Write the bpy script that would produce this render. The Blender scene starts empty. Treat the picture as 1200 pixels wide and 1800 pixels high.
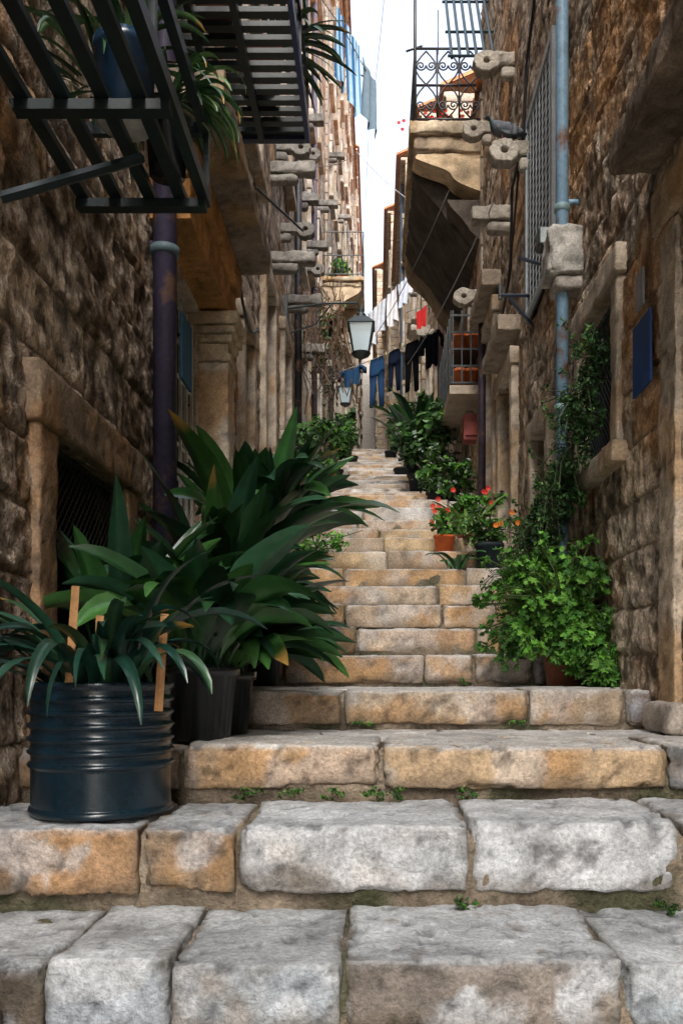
import bpy, math, random
import numpy as np
from mathutils import Vector
random.seed(7)
rng=np.random.default_rng(7)
scene=bpy.context.scene
R=random.uniform
# ---------------------------------------------------------------- noise
def _h(ix,iy,iz,seed):
    n=(ix.astype(np.int64)*73856093)^(iy.astype(np.int64)*19349663)^(iz.astype(np.int64)*83492791)^(seed*2654435)
    n=(n^(n>>13))*1274126177
    n=n&0x7fffffff
    n=(n^(n>>16))&0xffff
    return n/65535.0
def vn(P,seed=0):
    i=np.floor(P).astype(np.int64); f=P-i; f=f*f*(3-2*f)
    r=0
    for a in (0,1):
        for b in (0,1):
            for c in (0,1):
                w=(f[:,0] if a else 1-f[:,0])*(f[:,1] if b else 1-f[:,1])*(f[:,2] if c else 1-f[:,2])
                r=r+w*_h(i[:,0]+a,i[:,1]+b,i[:,2]+c,seed)
    return r
def fbm(P,scale,oct=4,seed=0):
    s=0;a=.5;t=0
    for o in range(oct):
        s=s+a*vn(P*scale+o*17.3,seed+o*7); t+=a; a*=.5; scale*=2.07
    return s/t
def ss(a,b,x):
    t=np.clip((x-a)/(b-a),0,1); return t*t*(3-2*t)
# ---------------------------------------------------------------- mesh builder
class MB:
    def __init__(s): s.V=[];s.F=[];s.C=[];s.n=0
    def add(s,v,f,c):
        v=np.asarray(v,float).reshape(-1,3); c=np.asarray(c,float)
        if c.ndim==1: c=np.tile(c[:3],(len(v),1))
        s.V.append(v); s.C.append(c)
        o=s.n
        if isinstance(f,np.ndarray): s.F.extend((f+o).tolist())
        else: s.F.extend([[i+o for i in q] for q in f])
        s.n+=len(v)
    def box(s,lo,hi,c=(.5,.5,.5)):
        x0,y0,z0=[min(a,b) for a,b in zip(lo,hi)]; x1,y1,z1=[max(a,b) for a,b in zip(lo,hi)]
        v=[(x0,y0,z0),(x1,y0,z0),(x1,y1,z0),(x0,y1,z0),(x0,y0,z1),(x1,y0,z1),(x1,y1,z1),(x0,y1,z1)]
        s.add(v,[(0,3,2,1),(4,5,6,7),(0,1,5,4),(1,2,6,5),(2,3,7,6),(3,0,4,7)],c)
    def tube(s,pts,r,seg=8,c=(.05,.05,.05),flat=1.0):
        pts=[Vector(p) for p in pts]; n=len(pts); V=[]
        rr=r if hasattr(r,'__len__') else [r]*n
        up=Vector((0,0,1))
        t0=(pts[1]-pts[0]).normalized()
        if abs(t0.dot(up))>.9: up=Vector((0,1,0)) if abs(t0.y)<.9 else Vector((1,0,0))
        u=t0.cross(up).normalized()
        for i in range(n):
            t=(pts[min(i+1,n-1)]-pts[max(i-1,0)])
            if t.length<1e-9: t=t0
            t.normalize()
            u=(u-t*u.dot(t)); 
            if u.length<1e-6: u=t.orthogonal()
            u.normalize(); w=t.cross(u)
            for k in range(seg):
                a=2*math.pi*k/seg
                V.append(pts[i]+u*math.cos(a)*rr[i]+w*math.sin(a)*rr[i]*flat)
        F=[]
        for i in range(n-1):
            for k in range(seg):
                F.append((i*seg+k,i*seg+(k+1)%seg,(i+1)*seg+(k+1)%seg,(i+1)*seg+k))
        F.append(tuple(range(seg))[::-1]); F.append(tuple(range((n-1)*seg,n*seg)))
        s.add([tuple(v) for v in V],F,c)
    def lathe(s,cen,prof,seg=32,c=(.5,.5,.5)):
        V=[];F=[]
        for r,z in prof:
            for k in range(seg):
                a=2*math.pi*k/seg; V.append((cen[0]+r*math.cos(a),cen[1]+r*math.sin(a),cen[2]+z))
        for i in range(len(prof)-1):
            for k in range(seg):
                F.append((i*seg+k,i*seg+(k+1)%seg,(i+1)*seg+(k+1)%seg,(i+1)*seg+k))
        s.add(V,F,c)
    def build(s,name,mat,parent=None,smooth=False):
        me=bpy.data.meshes.new(name)
        V=np.concatenate(s.V) if s.V else np.zeros((0,3)); C=np.concatenate(s.C)
        me.from_pydata(V.tolist(),[],s.F)
        at=me.color_attributes.new('col','FLOAT_COLOR','POINT')
        at.data.foreach_set('color',np.concatenate([C,np.ones((len(C),1))],1).astype(np.float32).ravel())
        if smooth: me.polygons.foreach_set('use_smooth',[True]*len(me.polygons))
        me.materials.append(mat); me.update()
        ob=bpy.data.objects.new(name,me); scene.collection.objects.link(ob)
        if parent: ob.parent=parent
        return ob
def empty(name,loc=(0,0,0)):
    e=bpy.data.objects.new(name,None); scene.collection.objects.link(e); e.empty_display_size=.1
    return e
def gridfaces(nu,nv):
    i=np.arange((nu-1)*(nv-1)); a=(i//(nv-1))*nv+i%(nv-1)
    return np.stack([a,a+nv,a+nv+1,a+1],1)
def ax(lo,hi,res,r):
    L=hi-lo; r=min(r,L*.45); n=max(1,int(round((L-2*r)/res)))
    return np.concatenate([[lo,lo+.35*r],np.linspace(lo+r,hi-r,n+1),[hi-.35*r,hi]])
def rblock(mb,lo_,hi_,col=(.4,.35,.3),res=.03,r=.015,amp=.006,seed=None,cvar=.4,top=None,stain=None,fs=7,chip=0,pit=.5,white=0,grime=0):
    if seed is None: seed=random.randint(0,9999)
    lo=np.array([min(p,q) for p,q in zip(lo_,hi_)],float); hi=np.array([max(p,q) for p,q in zip(lo_,hi_)],float)
    hi=np.maximum(hi,lo+.004)
    A=[ax(lo[k],hi[k],res,r) for k in range(3)]
    Vs=[];Fs=[];o=0
    for k in range(3):
        u,v=[q for q in range(3) if q!=k]
        for val in (lo[k],hi[k]):
            U,W=np.meshgrid(A[u],A[v],indexing='ij'); P=np.zeros((U.size,3)); P[:,u]=U.ravel();P[:,v]=W.ravel();P[:,k]=val
            f=gridfaces(len(A[u]),len(A[v]))+o
            flip=(val==lo[k])^(k==1)
            if flip: f=f[:,::-1]
            Vs.append(P);Fs.append(f);o+=len(P)
    P=np.concatenate(Vs);F=np.concatenate(Fs)
    q,inv=np.unique(np.round(P,5),axis=0,return_inverse=True); F=inv.reshape(-1)[F]; P=q
    rr=np.minimum(r,(hi-lo)*.45)
    inner=np.clip(P,lo+rr,hi-rr); D=P-inner; nD=np.linalg.norm(D/rr,axis=1,keepdims=True); nD[nD==0]=1
    D=D/rr/nD; P2=inner+D*rr
    if chip:
        w=(.30+1.7*ss(.47,.68,fbm(P,5.5,4,seed+71)))[:,None]
        P2=P*(1-w)+P2*w
    n1=fbm(P2,fs,3,seed)-.5; n2=fbm(P2,fs*5,3,seed+5)-.5
    P2=P2+D*(n1*2.0*amp+n2*1.3*amp)[:,None]
    c=np.tile(np.array(col,float),(len(P2),1))
    b=fbm(P2,5,4,seed+9); b2=fbm(P2,22,3,seed+19)
    c=c*(1+cvar*(b-.5)*2.8)[:,None]*(1+.6*(b2-.5))[:,None]
    if stain is not None:
        m=ss(.48,.62,fbm(P2,3.8,4,seed+31))[:,None]*.75; c=c*(1-m)+np.array(stain)*m*(.7+.6*b2[:,None])
    if white:
        m=ss(.48,.57,fbm(P2,6.5,4,seed+43))[:,None]*white; c=c*(1-m)+np.array((.56,.585,.61))*m*(.8+.4*b2[:,None])
    if top is not None:
        m=(ss(.35,.9,D[:,2])*ss(.25,.6,b2+.15))[:,None]; c=c*(1-m)+np.array(top)*m*(.5+1.0*b[:,None])
    if pit:
        pt=ss(.41,.30,fbm(P2,26,3,seed+61))*pit; c=c*(1-.7*pt)[:,None]; P2=P2-D*(pt*amp*1.2)[:,None]
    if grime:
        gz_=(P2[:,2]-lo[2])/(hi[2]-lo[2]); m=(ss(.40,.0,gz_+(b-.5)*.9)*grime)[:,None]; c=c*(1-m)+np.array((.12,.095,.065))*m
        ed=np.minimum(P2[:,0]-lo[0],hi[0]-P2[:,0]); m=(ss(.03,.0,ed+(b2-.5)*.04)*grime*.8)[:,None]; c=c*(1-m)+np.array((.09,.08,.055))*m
    mb.add(P2,F,np.clip(c,.01,.9))
# ---------------------------------------------------------------- materials
def newmat(name):
    m=bpy.data.materials.new(name); m.use_nodes=True; nt=m.node_tree; b=nt.nodes['Principled BSDF']; return m,nt,b
def surf(name,rough=.8,n1=6,a1=.3,n2=60,a2=.25,bump=.5,bdist=.01,metal=0,spec=.3,rust=None,coat=0):
    m,nt,b=newmat(name); N=nt.nodes.new; L=nt.links.new
    at=N('ShaderNodeAttribute'); at.attribute_name='col'
    tc=N('ShaderNodeTexCoord')
    na=N('ShaderNodeTexNoise'); na.inputs['Scale'].default_value=n1; na.inputs['Detail'].default_value=4; na.inputs['Roughness'].default_value=.65
    nb=N('ShaderNodeTexNoise'); nb.inputs['Scale'].default_value=n2; nb.inputs['Detail'].default_value=3; nb.inputs['Roughness'].default_value=.7
    L(tc.outputs['Object'],na.inputs['Vector']); L(tc.outputs['Object'],nb.inputs['Vector'])
    def mr(src,a):
        r=N('ShaderNodeMapRange'); r.inputs['From Min'].default_value=.3; r.inputs['From Max'].default_value=.7
        r.inputs['To Min'].default_value=1-a; r.inputs['To Max'].default_value=1+a; L(src,r.inputs['Value']); return r.outputs[0]
    mul=N('ShaderNodeMath'); mul.operation='MULTIPLY'; L(mr(na.outputs['Fac'],a1),mul.inputs[0]); L(mr(nb.outputs['Fac'],a2),mul.inputs[1])
    vm=N('ShaderNodeVectorMath'); vm.operation='SCALE'; L(at.outputs['Color'],vm.inputs[0]); L(mul.outputs[0],vm.inputs['Scale'])
    out=vm.outputs[0]
    if rust:
        rp=N('ShaderNodeMapRange'); rp.inputs['From Min'].default_value=.56; rp.inputs['From Max'].default_value=.66
        L(na.outputs['Fac'],rp.inputs['Value'])
        mx=N('ShaderNodeMixRGB'); mx.inputs['Color2'].default_value=(*rust,1); L(rp.outputs[0],mx.inputs['Fac']); L(out,mx.inputs['Color1']); out=mx.outputs[0]
    L(out,b.inputs['Base Color'])
    ad=N('ShaderNodeMath'); ad.operation='MULTIPLY_ADD'; ad.inputs[1].default_value=.45; L(nb.outputs['Fac'],ad.inputs[0]); L(na.outputs['Fac'],ad.inputs[2])
    bp=N('ShaderNodeBump'); bp.inputs['Strength'].default_value=bump; bp.inputs['Distance'].default_value=bdist
    L(ad.outputs[0],bp.inputs['Height']); L(bp.outputs[0],b.inputs['Normal'])
    b.inputs['Roughness'].default_value=rough; b.inputs['Metallic'].default_value=metal; b.inputs['Specular IOR Level'].default_value=spec
    return m
M_wall=surf('rough_masonry',.9,14,.35,70,.45,.9,.022,spec=.2)
M_step=surf('worn_limestone',.65,9,.25,80,.35,.8,.016,spec=.4)
M_trim=surf('dressed_stone',.85,8,.28,80,.3,.8,.014,spec=.25)
M_mortar=surf('mortar',.95,7,.4,60,.35,1,.03,spec=.1)
M_iron=surf('painted_iron',.42,10,.25,60,.15,.15,.004,spec=.5)
M_pipe=surf('painted_pipe',.5,5,.25,40,.15,.25,.004,spec=.4,rust=(.16,.09,.06))
M_drum=surf('enamel_drum',.24,6,.25,50,.2,.12,.004,spec=.6)
M_leaf=surf('glossy_leaf',.30,14,.25,70,.12,.15,.004,spec=.55)
M_soft=surf('soft_leaf',.6,14,.25,70,.12,.1,.004,spec=.3)
M_pot=surf('pot_clay',.7,9,.25,60,.15,.2,.004)
M_wood=surf('wood',.7,12,.25,80,.2,.3,.004)
M_cloth=surf('cloth',.9,10,.12,120,.12,.3,.003,spec=.1)
M_tile=surf('terracotta_tile',.85,7,.45,40,.3,.5,.01)
M_dark=surf('dark_interior',.9,5,.2,30,.2,.1,.005,spec=.05)
M_paint=surf('painted_wood',.55,9,.2,60,.15,.2,.004)
M_ground=surf('ground_earth',.95,2,.35,20,.3,.6,.02,spec=.1)
M_feather=surf('feathers',.7,30,.2,90,.2,.3,.003)
m,nt,b=newmat('lamp_glass'); b.inputs['Base Color'].default_value=(.55,.68,.72,1); b.inputs['Roughness'].default_value=.15
b.inputs['Transmission Weight'].default_value=.45; M_glass=m
m,nt,b=newmat('window_glass'); b.inputs['Base Color'].default_value=(.02,.03,.035,1); b.inputs['Roughness'].default_value=.12; M_wglass=m
# ---------------------------------------------------------------- masonry
PAL=np.array([(.38,.285,.19),(.42,.30,.18),(.36,.32,.27),(.50,.43,.34),(.25,.185,.13),(.41,.345,.265),(.32,.24,.165),(.47,.395,.30)])
def wall_patch(mb,s,Xw,d0,d1,z0,z1,res,openings=(),seed=1,tint=(1,1,1),relief=.03,course=(.20,.33),bw=(.28,.75),fleck=.6,mc=(.16,.135,.105)):
    nd=max(2,int((d1-d0)/res)+1); nz=max(2,int((z1-z0)/res)+1)
    D,Z=np.meshgrid(np.linspace(d0,d1,nd),np.linspace(z0,z1,nz),indexing='ij'); D=D.ravel();Z=Z.ravel()
    P=np.stack([np.full(D.size,Xw*3.1),D,Z],1)
    wd=D+(fbm(P,4.5,4,seed)-.5)*.045; wz=Z+(fbm(P,3.6,4,seed+3)-.5)*.04
    rs=np.random.default_rng(seed); ed=[-3.0]
    while ed[-1]<32: ed.append(ed[-1]+rs.uniform(*course))
    ed=np.array(ed); ci=np.clip(np.searchsorted(ed,wz)-1,0,len(ed)-2)
    ez=np.minimum(wz-ed[ci],ed[ci+1]-wz)
    ex=np.zeros(D.size); bi=np.zeros(D.size,int)
    for c in np.unique(ci):
        rc=np.random.default_rng(seed*1000+int(c)); be=-9+rc.uniform(0,.5)
        bl=be+np.concatenate([[0],np.cumsum(rc.uniform(bw[0],bw[1],260)*(.7+rc.uniform(0,.5)))])
        k=ci==c; j=np.clip(np.searchsorted(bl,wd[k])-1,0,len(bl)-2)
        ex[k]=np.minimum(wd[k]-bl[j],bl[j+1]-wd[k]); bi[k]=j+int(c)*977
    e=np.minimum(ez,ex)
    jw=.006+.012*fbm(P,7,3,seed+41)
    mask=ss(.15,1.35,np.maximum(e,0)/jw)
    if res>.05: mask=ss(0,.035,e)
    hb=_h(bi,bi*0,bi*0+3,seed); hc=_h(bi,bi*0+1,bi*0,seed+11); hd=_h(bi,bi*0+2,bi*0+5,seed+17)
    rough=fbm(P,12,5,seed+51)-.5; big=fbm(P,2.2,3,seed+61)-.5; fine=fbm(P,34,3,seed+52)-.5
    h=relief*(mask*(.4+.6*hb))+(rough*.024+fine*.020)*mask+rough*.010+big*.022
    x=s*Xw-s*h
    pi=(hc*len(PAL)).astype(int)%len(PAL); col=PAL[pi]*(.75+.5*hd)[:,None]
    n3=fbm(P,4,4,seed+81); n4=fbm(P,19,5,seed+91); n5=fbm(P,9,5,seed+93)
    g=ss(.48,.62,n3)[:,None]; col=col*(1-.5*g)+np.array((.36,.34,.31))*.5*g
    w=(ss(.54,.61,n4)*fleck)[:,None]; col=col*(1-w)+np.array((.66,.59,.51))*w
    w=(ss(.57,.63,n5)*fleck*.7)[:,None]; col=col*(1-w)+np.array((.60,.53,.45))*w
    dk=(ss(.48,.36,n4)*.8)[:,None]; col=col*(1-dk*.8)
    dk=(ss(.46,.36,n5)*.55)[:,None]; col=col*(1-dk*.8)
    o=ss(.58,.72,fbm(P,1.3,4,seed+99))[:,None]*.6; col=col*(1-o)+np.array((.48,.26,.10))*o*(.7+.6*n4[:,None])
    st=ss(.52,.72,fbm(np.stack([P[:,0],P[:,1]*6,P[:,2]*.5],1),1,3,seed+111))[:,None]*.45; col=col*(1-st)
    mo=(1-mask)[:,None]; mcol=np.array(mc)*(.3+n4)[:,None]
    col=col*(1-mo*.85)+mcol*mo*.85
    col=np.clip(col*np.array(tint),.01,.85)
    F=gridfaces(nd,nz)
    if openings:
        cd=(D[F[:,0]]+D[F[:,2]])/2; cz=(Z[F[:,0]]+Z[F[:,2]])/2; keep=np.ones(len(F),bool)
        for (a,b_,c_,d_) in openings: keep&=~((cd>a)&(cd<b_)&(cz>c_)&(cz<d_))
        F=F[keep]
    if s<0: F=F[:,::-1]
    mb.add(np.stack([x,D,Z],1),F,col)
SC=(.46,.385,.30)
def fx(s,Xw,h): return s*Xw-s*h
def opening(par,s,Xw,da,db,za,zb,kind='shutter',fw=.13,proud=.05,depth=.2,col=SC,pc=(.03,.09,.07),res=.05,sill=True,stain=(.38,.26,.15)):
    fr=MB()
    a=fx(s,Xw,proud+.03); b_=fx(s,Xw,-.1)
    rblock(fr,(a,da-fw,za),(b_,da,zb),col,res,.014,.006,stain=stain)
    rblock(fr,(a,db,za),(b_,db+fw,zb),col,res,.014,.006,stain=stain)
    rblock(fr,(fx(s,Xw,proud+.045),da-fw-.03,zb),(b_,db+fw+.03,zb+fw*1.2),col,res,.016,.007,stain=stain)
    if sill: rblock(fr,(fx(s,Xw,proud+.07),da-fw-.05,za-.11),(b_,db+fw+.05,za),col,res,.016,.007,stain=stain)
    fr.build('stone_frame',M_trim,par,True)
    rc=MB(); dk=(.05,.04,.035)
    x0=fx(s,Xw,-.02); x1=fx(s,Xw,-depth)
    rc.box((x1,da-.05,za-.05),(x1+s*.03,db+.05,zb+.05),(.012,.012,.012))
    rc.box((x0,da-.03,za-.02),(x1,da-.003,zb+.02),dk); rc.box((x0,db+.003,za-.02),(x1,db+.03,zb+.02),dk)
    rc.box((x0,da,zb+.003),(x1,db,zb+.03),dk); rc.box((x0,da,za-.03),(x1,db,za-.003),dk)
    rc.build('recess',M_dark,par)
    p=MB(); xs=fx(s,Xw,-.03)
    if kind=='shutter':
        mid=(da+db)/2
        for (u,v) in ((da+.005,mid-.005),(mid+.005,db-.005)):
            p.box((xs,u,za+.01),(xs+s*.04,u+.05,zb-.01),pc); p.box((xs,v-.05,za+.01),(xs+s*.04,v,zb-.01),pc)
            z=za+.04
            while z<zb-.05:
                p.box((xs+s*.006,u+.05,z),(xs+s*.034,v-.05,z+.03),pc); z+=.045
        p.build('shutters',M_paint,par)
    elif kind=='lattice':
        xs=fx(s,Xw,.055)
        for (u,v) in ((da,da+.05),(db-.05,db)): p.box((xs-.012,u,za),(xs+.012,v,zb),pc)
        for z in (za,zb-.05): p.box((xs-.011,da+.05,z),(xs+.011,db-.05,z+.05),pc)
        p.box((xs+s*.03,da+.01,za+.01),(xs+s*.034,db-.01,zb-.01),(.025,.03,.035))
        y=da+.12
        while y<db-.07: p.box((xs-.004,y,za+.05),(xs+.0,y+.018,zb-.05),pc); y+=.115
        z=za+.10
        while z<zb-.06: p.box((xs+.002,da+.05,z),(xs+.006,db-.05,z+.02),pc); z+=.062
        p.build('window_lattice',M_paint,par)
    elif kind=='door':
        p.box((xs+s*.02,da+.004,za+.004),(xs+s*.06,db-.004,zb-.004),pc)
        n=3
        for i in range(n):
            u=da+.05+(db-da-.1)*i/n; v=da+.05+(db-da-.1)*(i+1)/n-.04
            for (q,r_) in ((za+.1,za+(zb-za)*.45),(za+(zb-za)*.5,zb-.1)):
                p.box((xs+s*.008,u,q),(xs+s*.018,v,r_),tuple(.7*t for t in pc))
        p.build('door_leaf',M_paint,par)
    elif kind=='mesh':
        st=.045; L=(db-da)+(zb-za); t=0
        def cl(P0,P1):
            (x_0,y_0),(x_1,y_1)=P0,P1
            t0,t1=0.,1.; dx=x_1-x_0
            if abs(dx)>1e-9:
                ta=(da-x_0)/dx; tb=(db-x_0)/dx; t0=max(t0,min(ta,tb)); t1=min(t1,max(ta,tb))
            if t0>=t1: return None
            return (x_0+dx*t0,y_0+(y_1-y_0)*t0),(x_0+dx*t1,y_0+(y_1-y_0)*t1)
        while t<L:
            for sg in (1,-1):
                if sg==1: a0=(da+t,za); a1=(da+t-(zb-za),zb)
                else: a0=(db-t,za); a1=(db-t+(zb-za),zb)
                c=cl(a0,a1)
                if c: p.tube([(xs+s*.01*sg,c[0][0],c[0][1]),(xs+s*.01*sg,c[1][0],c[1][1])],.003,4,pc)
            t+=st
        p.box((xs-.012,da,za),(xs+.012,da+.025,zb),pc);p.box((xs-.012,db-.025,za),(xs+.012,db,zb),pc)
        p.box((xs-.010,da+.025,zb-.025),(xs+.010,db-.025,zb),pc);p.box((xs-.010,da+.025,za),(xs+.010,db-.025,za+.025),pc)
        p.build('wire_grille',M_iron,par)
    elif kind=='glass':
        p.box((xs+s*.03,da,za),(xs+s*.035,db,zb),(.03,.04,.05)); p.build('pane',M_wglass,par)
        q=MB(); w=.045; c=(.5,.48,.44)
        for u in (da,(da+db)/2-w/2,db-w): q.box((xs,u,za),(xs+s*.028,u+w,zb),c)
        for z in (za,(za+zb)/2,zb-w): q.box((xs+s*.004,da,z),(xs+s*.024,db,z+w),c)
        q.build('sash',M_paint,par)
# ---------------------------------------------------------------- stairs
ZS=[-.78,-.60,-.385,-.22,-.049,.13,.31,.485,.66,.83,1.0,1.17,1.34,1.51,1.70,1.88,2.05]
DS=[1.25,1.80,2.22,2.72,3.67,4.90,5.28,5.62,6.08,6.45,6.80,7.15,7.70,8.10,8.60,9.05,9.65]
while DS[-1]<45:
    k=len(DS); tgt=9.65+(k-16)*.6
    DS.append(max(DS[-1]+.32,tgt+R(-.17,.17))); ZS.append(ZS[-1]+R(.155,.185))
def gz(d):
    z=ZS[0]-.18
    for a,b_ in zip(DS,ZS):
        if d>=a: z=b_
    return z
JO={1:[-1.3,-.70,-.435,-.07,.52,1.3],2:[-1.3,-.61,-.36,.245,.80,1.3],3:[-1.3,-.62,.02,.93,1.3],4:[-1.3,-.56,-.135,.655,1.07,1.3],5:[-1.3,-.52,.28,.56,.9,1.3]}
TN=(.45,.35,.25); OR=(.46,.29,.14); BR=(.30,.20,.125)
CO={1:[(.10,.08,.06),(.38,.42,.46),(.44,.49,.53),(.25,.215,.185),(.40,.45,.49)],
    2:[(.36,.22,.12),(.33,.24,.16),(.53,.545,.56),(.52,.535,.55),(.36,.31,.26)],
    3:[BR,(.50,.375,.25),(.50,.36,.22),(.12,.14,.16)],
    4:[BR,(.34,.23,.14),(.45,.355,.255),(.44,.34,.24),(.22,.23,.26)],
    5:[BR,(.33,.23,.15),(.50,.45,.39),(.42,.32,.22),(.44,.36,.27)]}
st=empty('stone_staircase')
mb=MB(); mo=MB()
for k in range(len(DS)):
    d=DS[k]; z=ZS[k]; dn=DS[k+1] if k+1<len(DS) else 60; zp=ZS[k-1] if k else z-.18
    near=k<=5; res=.013 if k<=3 else (.025 if k<9 else (.06 if k<20 else .16))
    rise=z-zp
    if k in JO: J=JO[k]; C=CO[k]
    else:
        J=[-1.3]
        while J[-1]<1.3: J.append(J[-1]+R(.45,1.15))
        J[-1]=1.3
        C=[random.choice([TN,OR,(.48,.38,.28),(.52,.44,.36),(.36,.26,.17),(.46,.31,.17),(.50,.37,.22)]) for _ in J]
        if k>=14: C=[(.52,.48,.43)if random.random()<.6 else c for c in C]
    dep=min(dn-d,.42)
    for i in range(len(J)-1):
        g=.003+R(0,.004)
        lowgap=({1:.02,2:.03,3:.02}.get(k,.006))+R(0,.012)
        dz=R(-.014,.004); dd=R(-.016,.016)
        if k==1 and i<1: dz=-.012
        if k>12: dz=R(-.02,.01)
        st_=(.42,.24,.10) if k>=2 else (.30,.265,.23)
        if k==2 and i>=2: st_=(.44,.42,.40)
        rblock(mb,(J[i]+g,d+dd,zp+lowgap),(J[i+1]-g,d+dep+.03,z+dz),C[i],res,.024 if near else .018,.011 if near else .009,
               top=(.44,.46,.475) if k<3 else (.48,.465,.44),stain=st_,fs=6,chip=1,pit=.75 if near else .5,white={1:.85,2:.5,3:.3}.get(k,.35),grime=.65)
    nx=int(2.7/(.03 if k<5 else .1 if k<20 else .3)); 
    xs=np.linspace(-1.35,1.35,nx)
    tz=.024 if k<6 else .018
    prof=[(d+.028,zp-.06),(d+.014,zp),(d+.018,zp+rise*.35),(d+.03,z-tz-.012),(d+.07,z-tz),((d+dn)/2,z-tz),(dn+.05,z-tz)]
    if k<5:
        pp=[]
        for (a,b_) in zip(prof[:-1],prof[1:]):
            n=max(1,int(math.hypot(b_[0]-a[0],b_[1]-a[1])/.03))
            for q in range(n): pp.append((a[0]+(b_[0]-a[0])*q/n,a[1]+(b_[1]-a[1])*q/n))
        pp.append(prof[-1]); prof=pp
    U=np.repeat(xs,len(prof)); Dp=np.tile([p[0] for p in prof],nx); Zp=np.tile([p[1] for p in prof],nx)
    P=np.stack([U,Dp,Zp],1); n=fbm(P,9,4,300+k)-.5; P[:,1]+=n*.04; P[:,2]+=n*.014
    c=np.array((.24,.195,.145))*(.25+1.3*fbm(P,8,4,77)[:,None])
    gmask=ss(.52,.64,fbm(P,4.5,4,55))[:,None]; c=c*(1-gmask*.75)+np.array((.035,.05,.02))*gmask*.75
    mo.add(P,gridfaces(nx,len(prof)),c)
    y=d+dep+.03
    while dn-y>.12:
        dy=min(R(.25,.4),dn-y+.03); x=-1.3
        if dn+.03-y-dy<.12: dy=dn+.03-y
        while x<1.3:
            w=R(.35,.7); x2=min(x+w,1.3)
            if x2-x>.05: rblock(mb,(x+.005,y+.005,z-.06),(x2-.005,y+dy-.005,z+R(-.010,-.002)),random.choice([(.46,.45,.43),(.43,.39,.34),(.50,.48,.46)]),max(res,.03),.015,.008,top=(.50,.49,.47),chip=1)
            x=x2
        y+=dy
for i in range(22):
    x=R(-1.15,-.80); y=R(1.66,1.8); z=-.78+R(0,.14); s_=R(.03,.085)
    rblock(mb,(x-s_,y-s_*.8,z-s_*.6),(x+s_,y+s_*.8,z+s_*.6),random.choice([(.16,.12,.09),(.24,.16,.10),(.12,.10,.08),(.22,.20,.17)]),.02,.035,.014,chip=1)
mb.build('step_blocks',M_step,st,True); mo.build('step_mortar',M_mortar,st,True)
g=MB(); ys=[-200,-8,0,1.2,3,5,7,10,20,45,60,120,300]; xs=[-300,-60,-8,-1.4,1.4,8,60,300]
V=[(x,y,(-1.25 if y<1.5 else gz(min(y,59))-.75-(.25 if y>5 else 0))) for x in xs for y in ys]
g.add(V,gridfaces(len(xs),len(ys)),(.2,.15,.1)); g.build('ground',M_ground)
lo=MB(); lo.box((-1.4,-9,-1.2),(1.4,1.4,-.97),(.42,.39,.34)); 
lo.build('alley_pavement',M_step)
# ---------------------------------------------------------------- houses
def quoins(mb,s,Xw,d0,z0,z1,tint=1):
    z=z0;i=0
    while z<z1:
        h=R(.26,.38); w=.42 if i%2 else .26
        rblock(mb,(fx(s,Xw,.03),d0-.006,z+.006),(fx(s,Xw,-.45 if i%2==0 else -.3),d0+w,min(z+h,z1)-.006),tuple(tint*c for c in (.46,.39,.31)),.12,.014,.006,stain=(.40,.29,.18)); z+=h;i+=1
def roof(par,s,Xw,d0,d1,z,over=.3,far=4):
    r=MB(); n=int((d1-d0)/.045)+1; D=np.linspace(d0-.05,d1+.05,n)
    U=np.array([-over,-over+.02,0,.6,1.3,far]);
    DD,UU=np.meshgrid(D,U,indexing='ij'); c=np.sin(DD/.2*2*math.pi)
    X=s*(Xw+UU); Z=z+.12+(UU+over)*.42+np.abs(c)*.06*np.sign(c)
    jit=fbm(np.stack([X.ravel(),DD.ravel()*5,Z.ravel()],1),1.5,3,8)
    col=np.array((.52,.19,.08))*(.5+1.0*jit)[:,None]
    r.add(np.stack([X.ravel(),DD.ravel(),Z.ravel()],1),gridfaces(n,len(U)),col)
    Z2=z+.045+(UU+over)*.42
    r.add(np.stack([X.ravel(),DD.ravel(),Z2.ravel()],1),gridfaces(n,len(U)),(.3,.15,.08))
    r.build('tiled_roof',M_tile,par,True)
    q=MB(); y=d0
    while y<d1:
        y2=min(y+R(.6,1.0),d1)
        if y2-y>.05: rblock(q,(fx(s,Xw,over*.55),y+.003,z-.06),(fx(s,Xw,-.2),y2-.003,z+.03),(.44,.38,.31),.15,.02,.004)
        y=y2
    q.build('eave_cornice',M_trim,par,True)
def body(par,s,Xw,d0,d1,z0,z1):
    b_=MB(); b_.box((s*(Xw+.3),d0+.02,z0),(s*(Xw+6),d1-.02,z1),(.40,.34,.27)); b_.build('house_body',M_wall,par)
def house(s,Xw,d0,d1,z0,z1,patches,ops,seed,tint=(1,1,1),q=True,over=.3,relief=.03,fleck=.6,mc=(.16,.135,.105)):
    par=empty('stone_house'); w=MB()
    rect=[(o[0],o[1],o[2],o[3]) for o in ops]
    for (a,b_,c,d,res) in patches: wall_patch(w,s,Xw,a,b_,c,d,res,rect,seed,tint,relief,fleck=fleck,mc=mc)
    w.build('masonry_wall',M_wall,par,True); body(par,s,Xw,d0,d1,z0,z1)
    for o in ops: opening(par,s,Xw,*o[:4],**(o[4] if len(o)>4 else {}))
    if q:
        t=MB(); quoins(t,s,Xw,d0,max(z0,gz(d0)),z1); t.build('quoins',M_trim,par,True)
    roof(par,s,Xw,d0,d1,z1,over)
    return par
K=lambda **k:k
LX=1.15; RX=1.2
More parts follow.
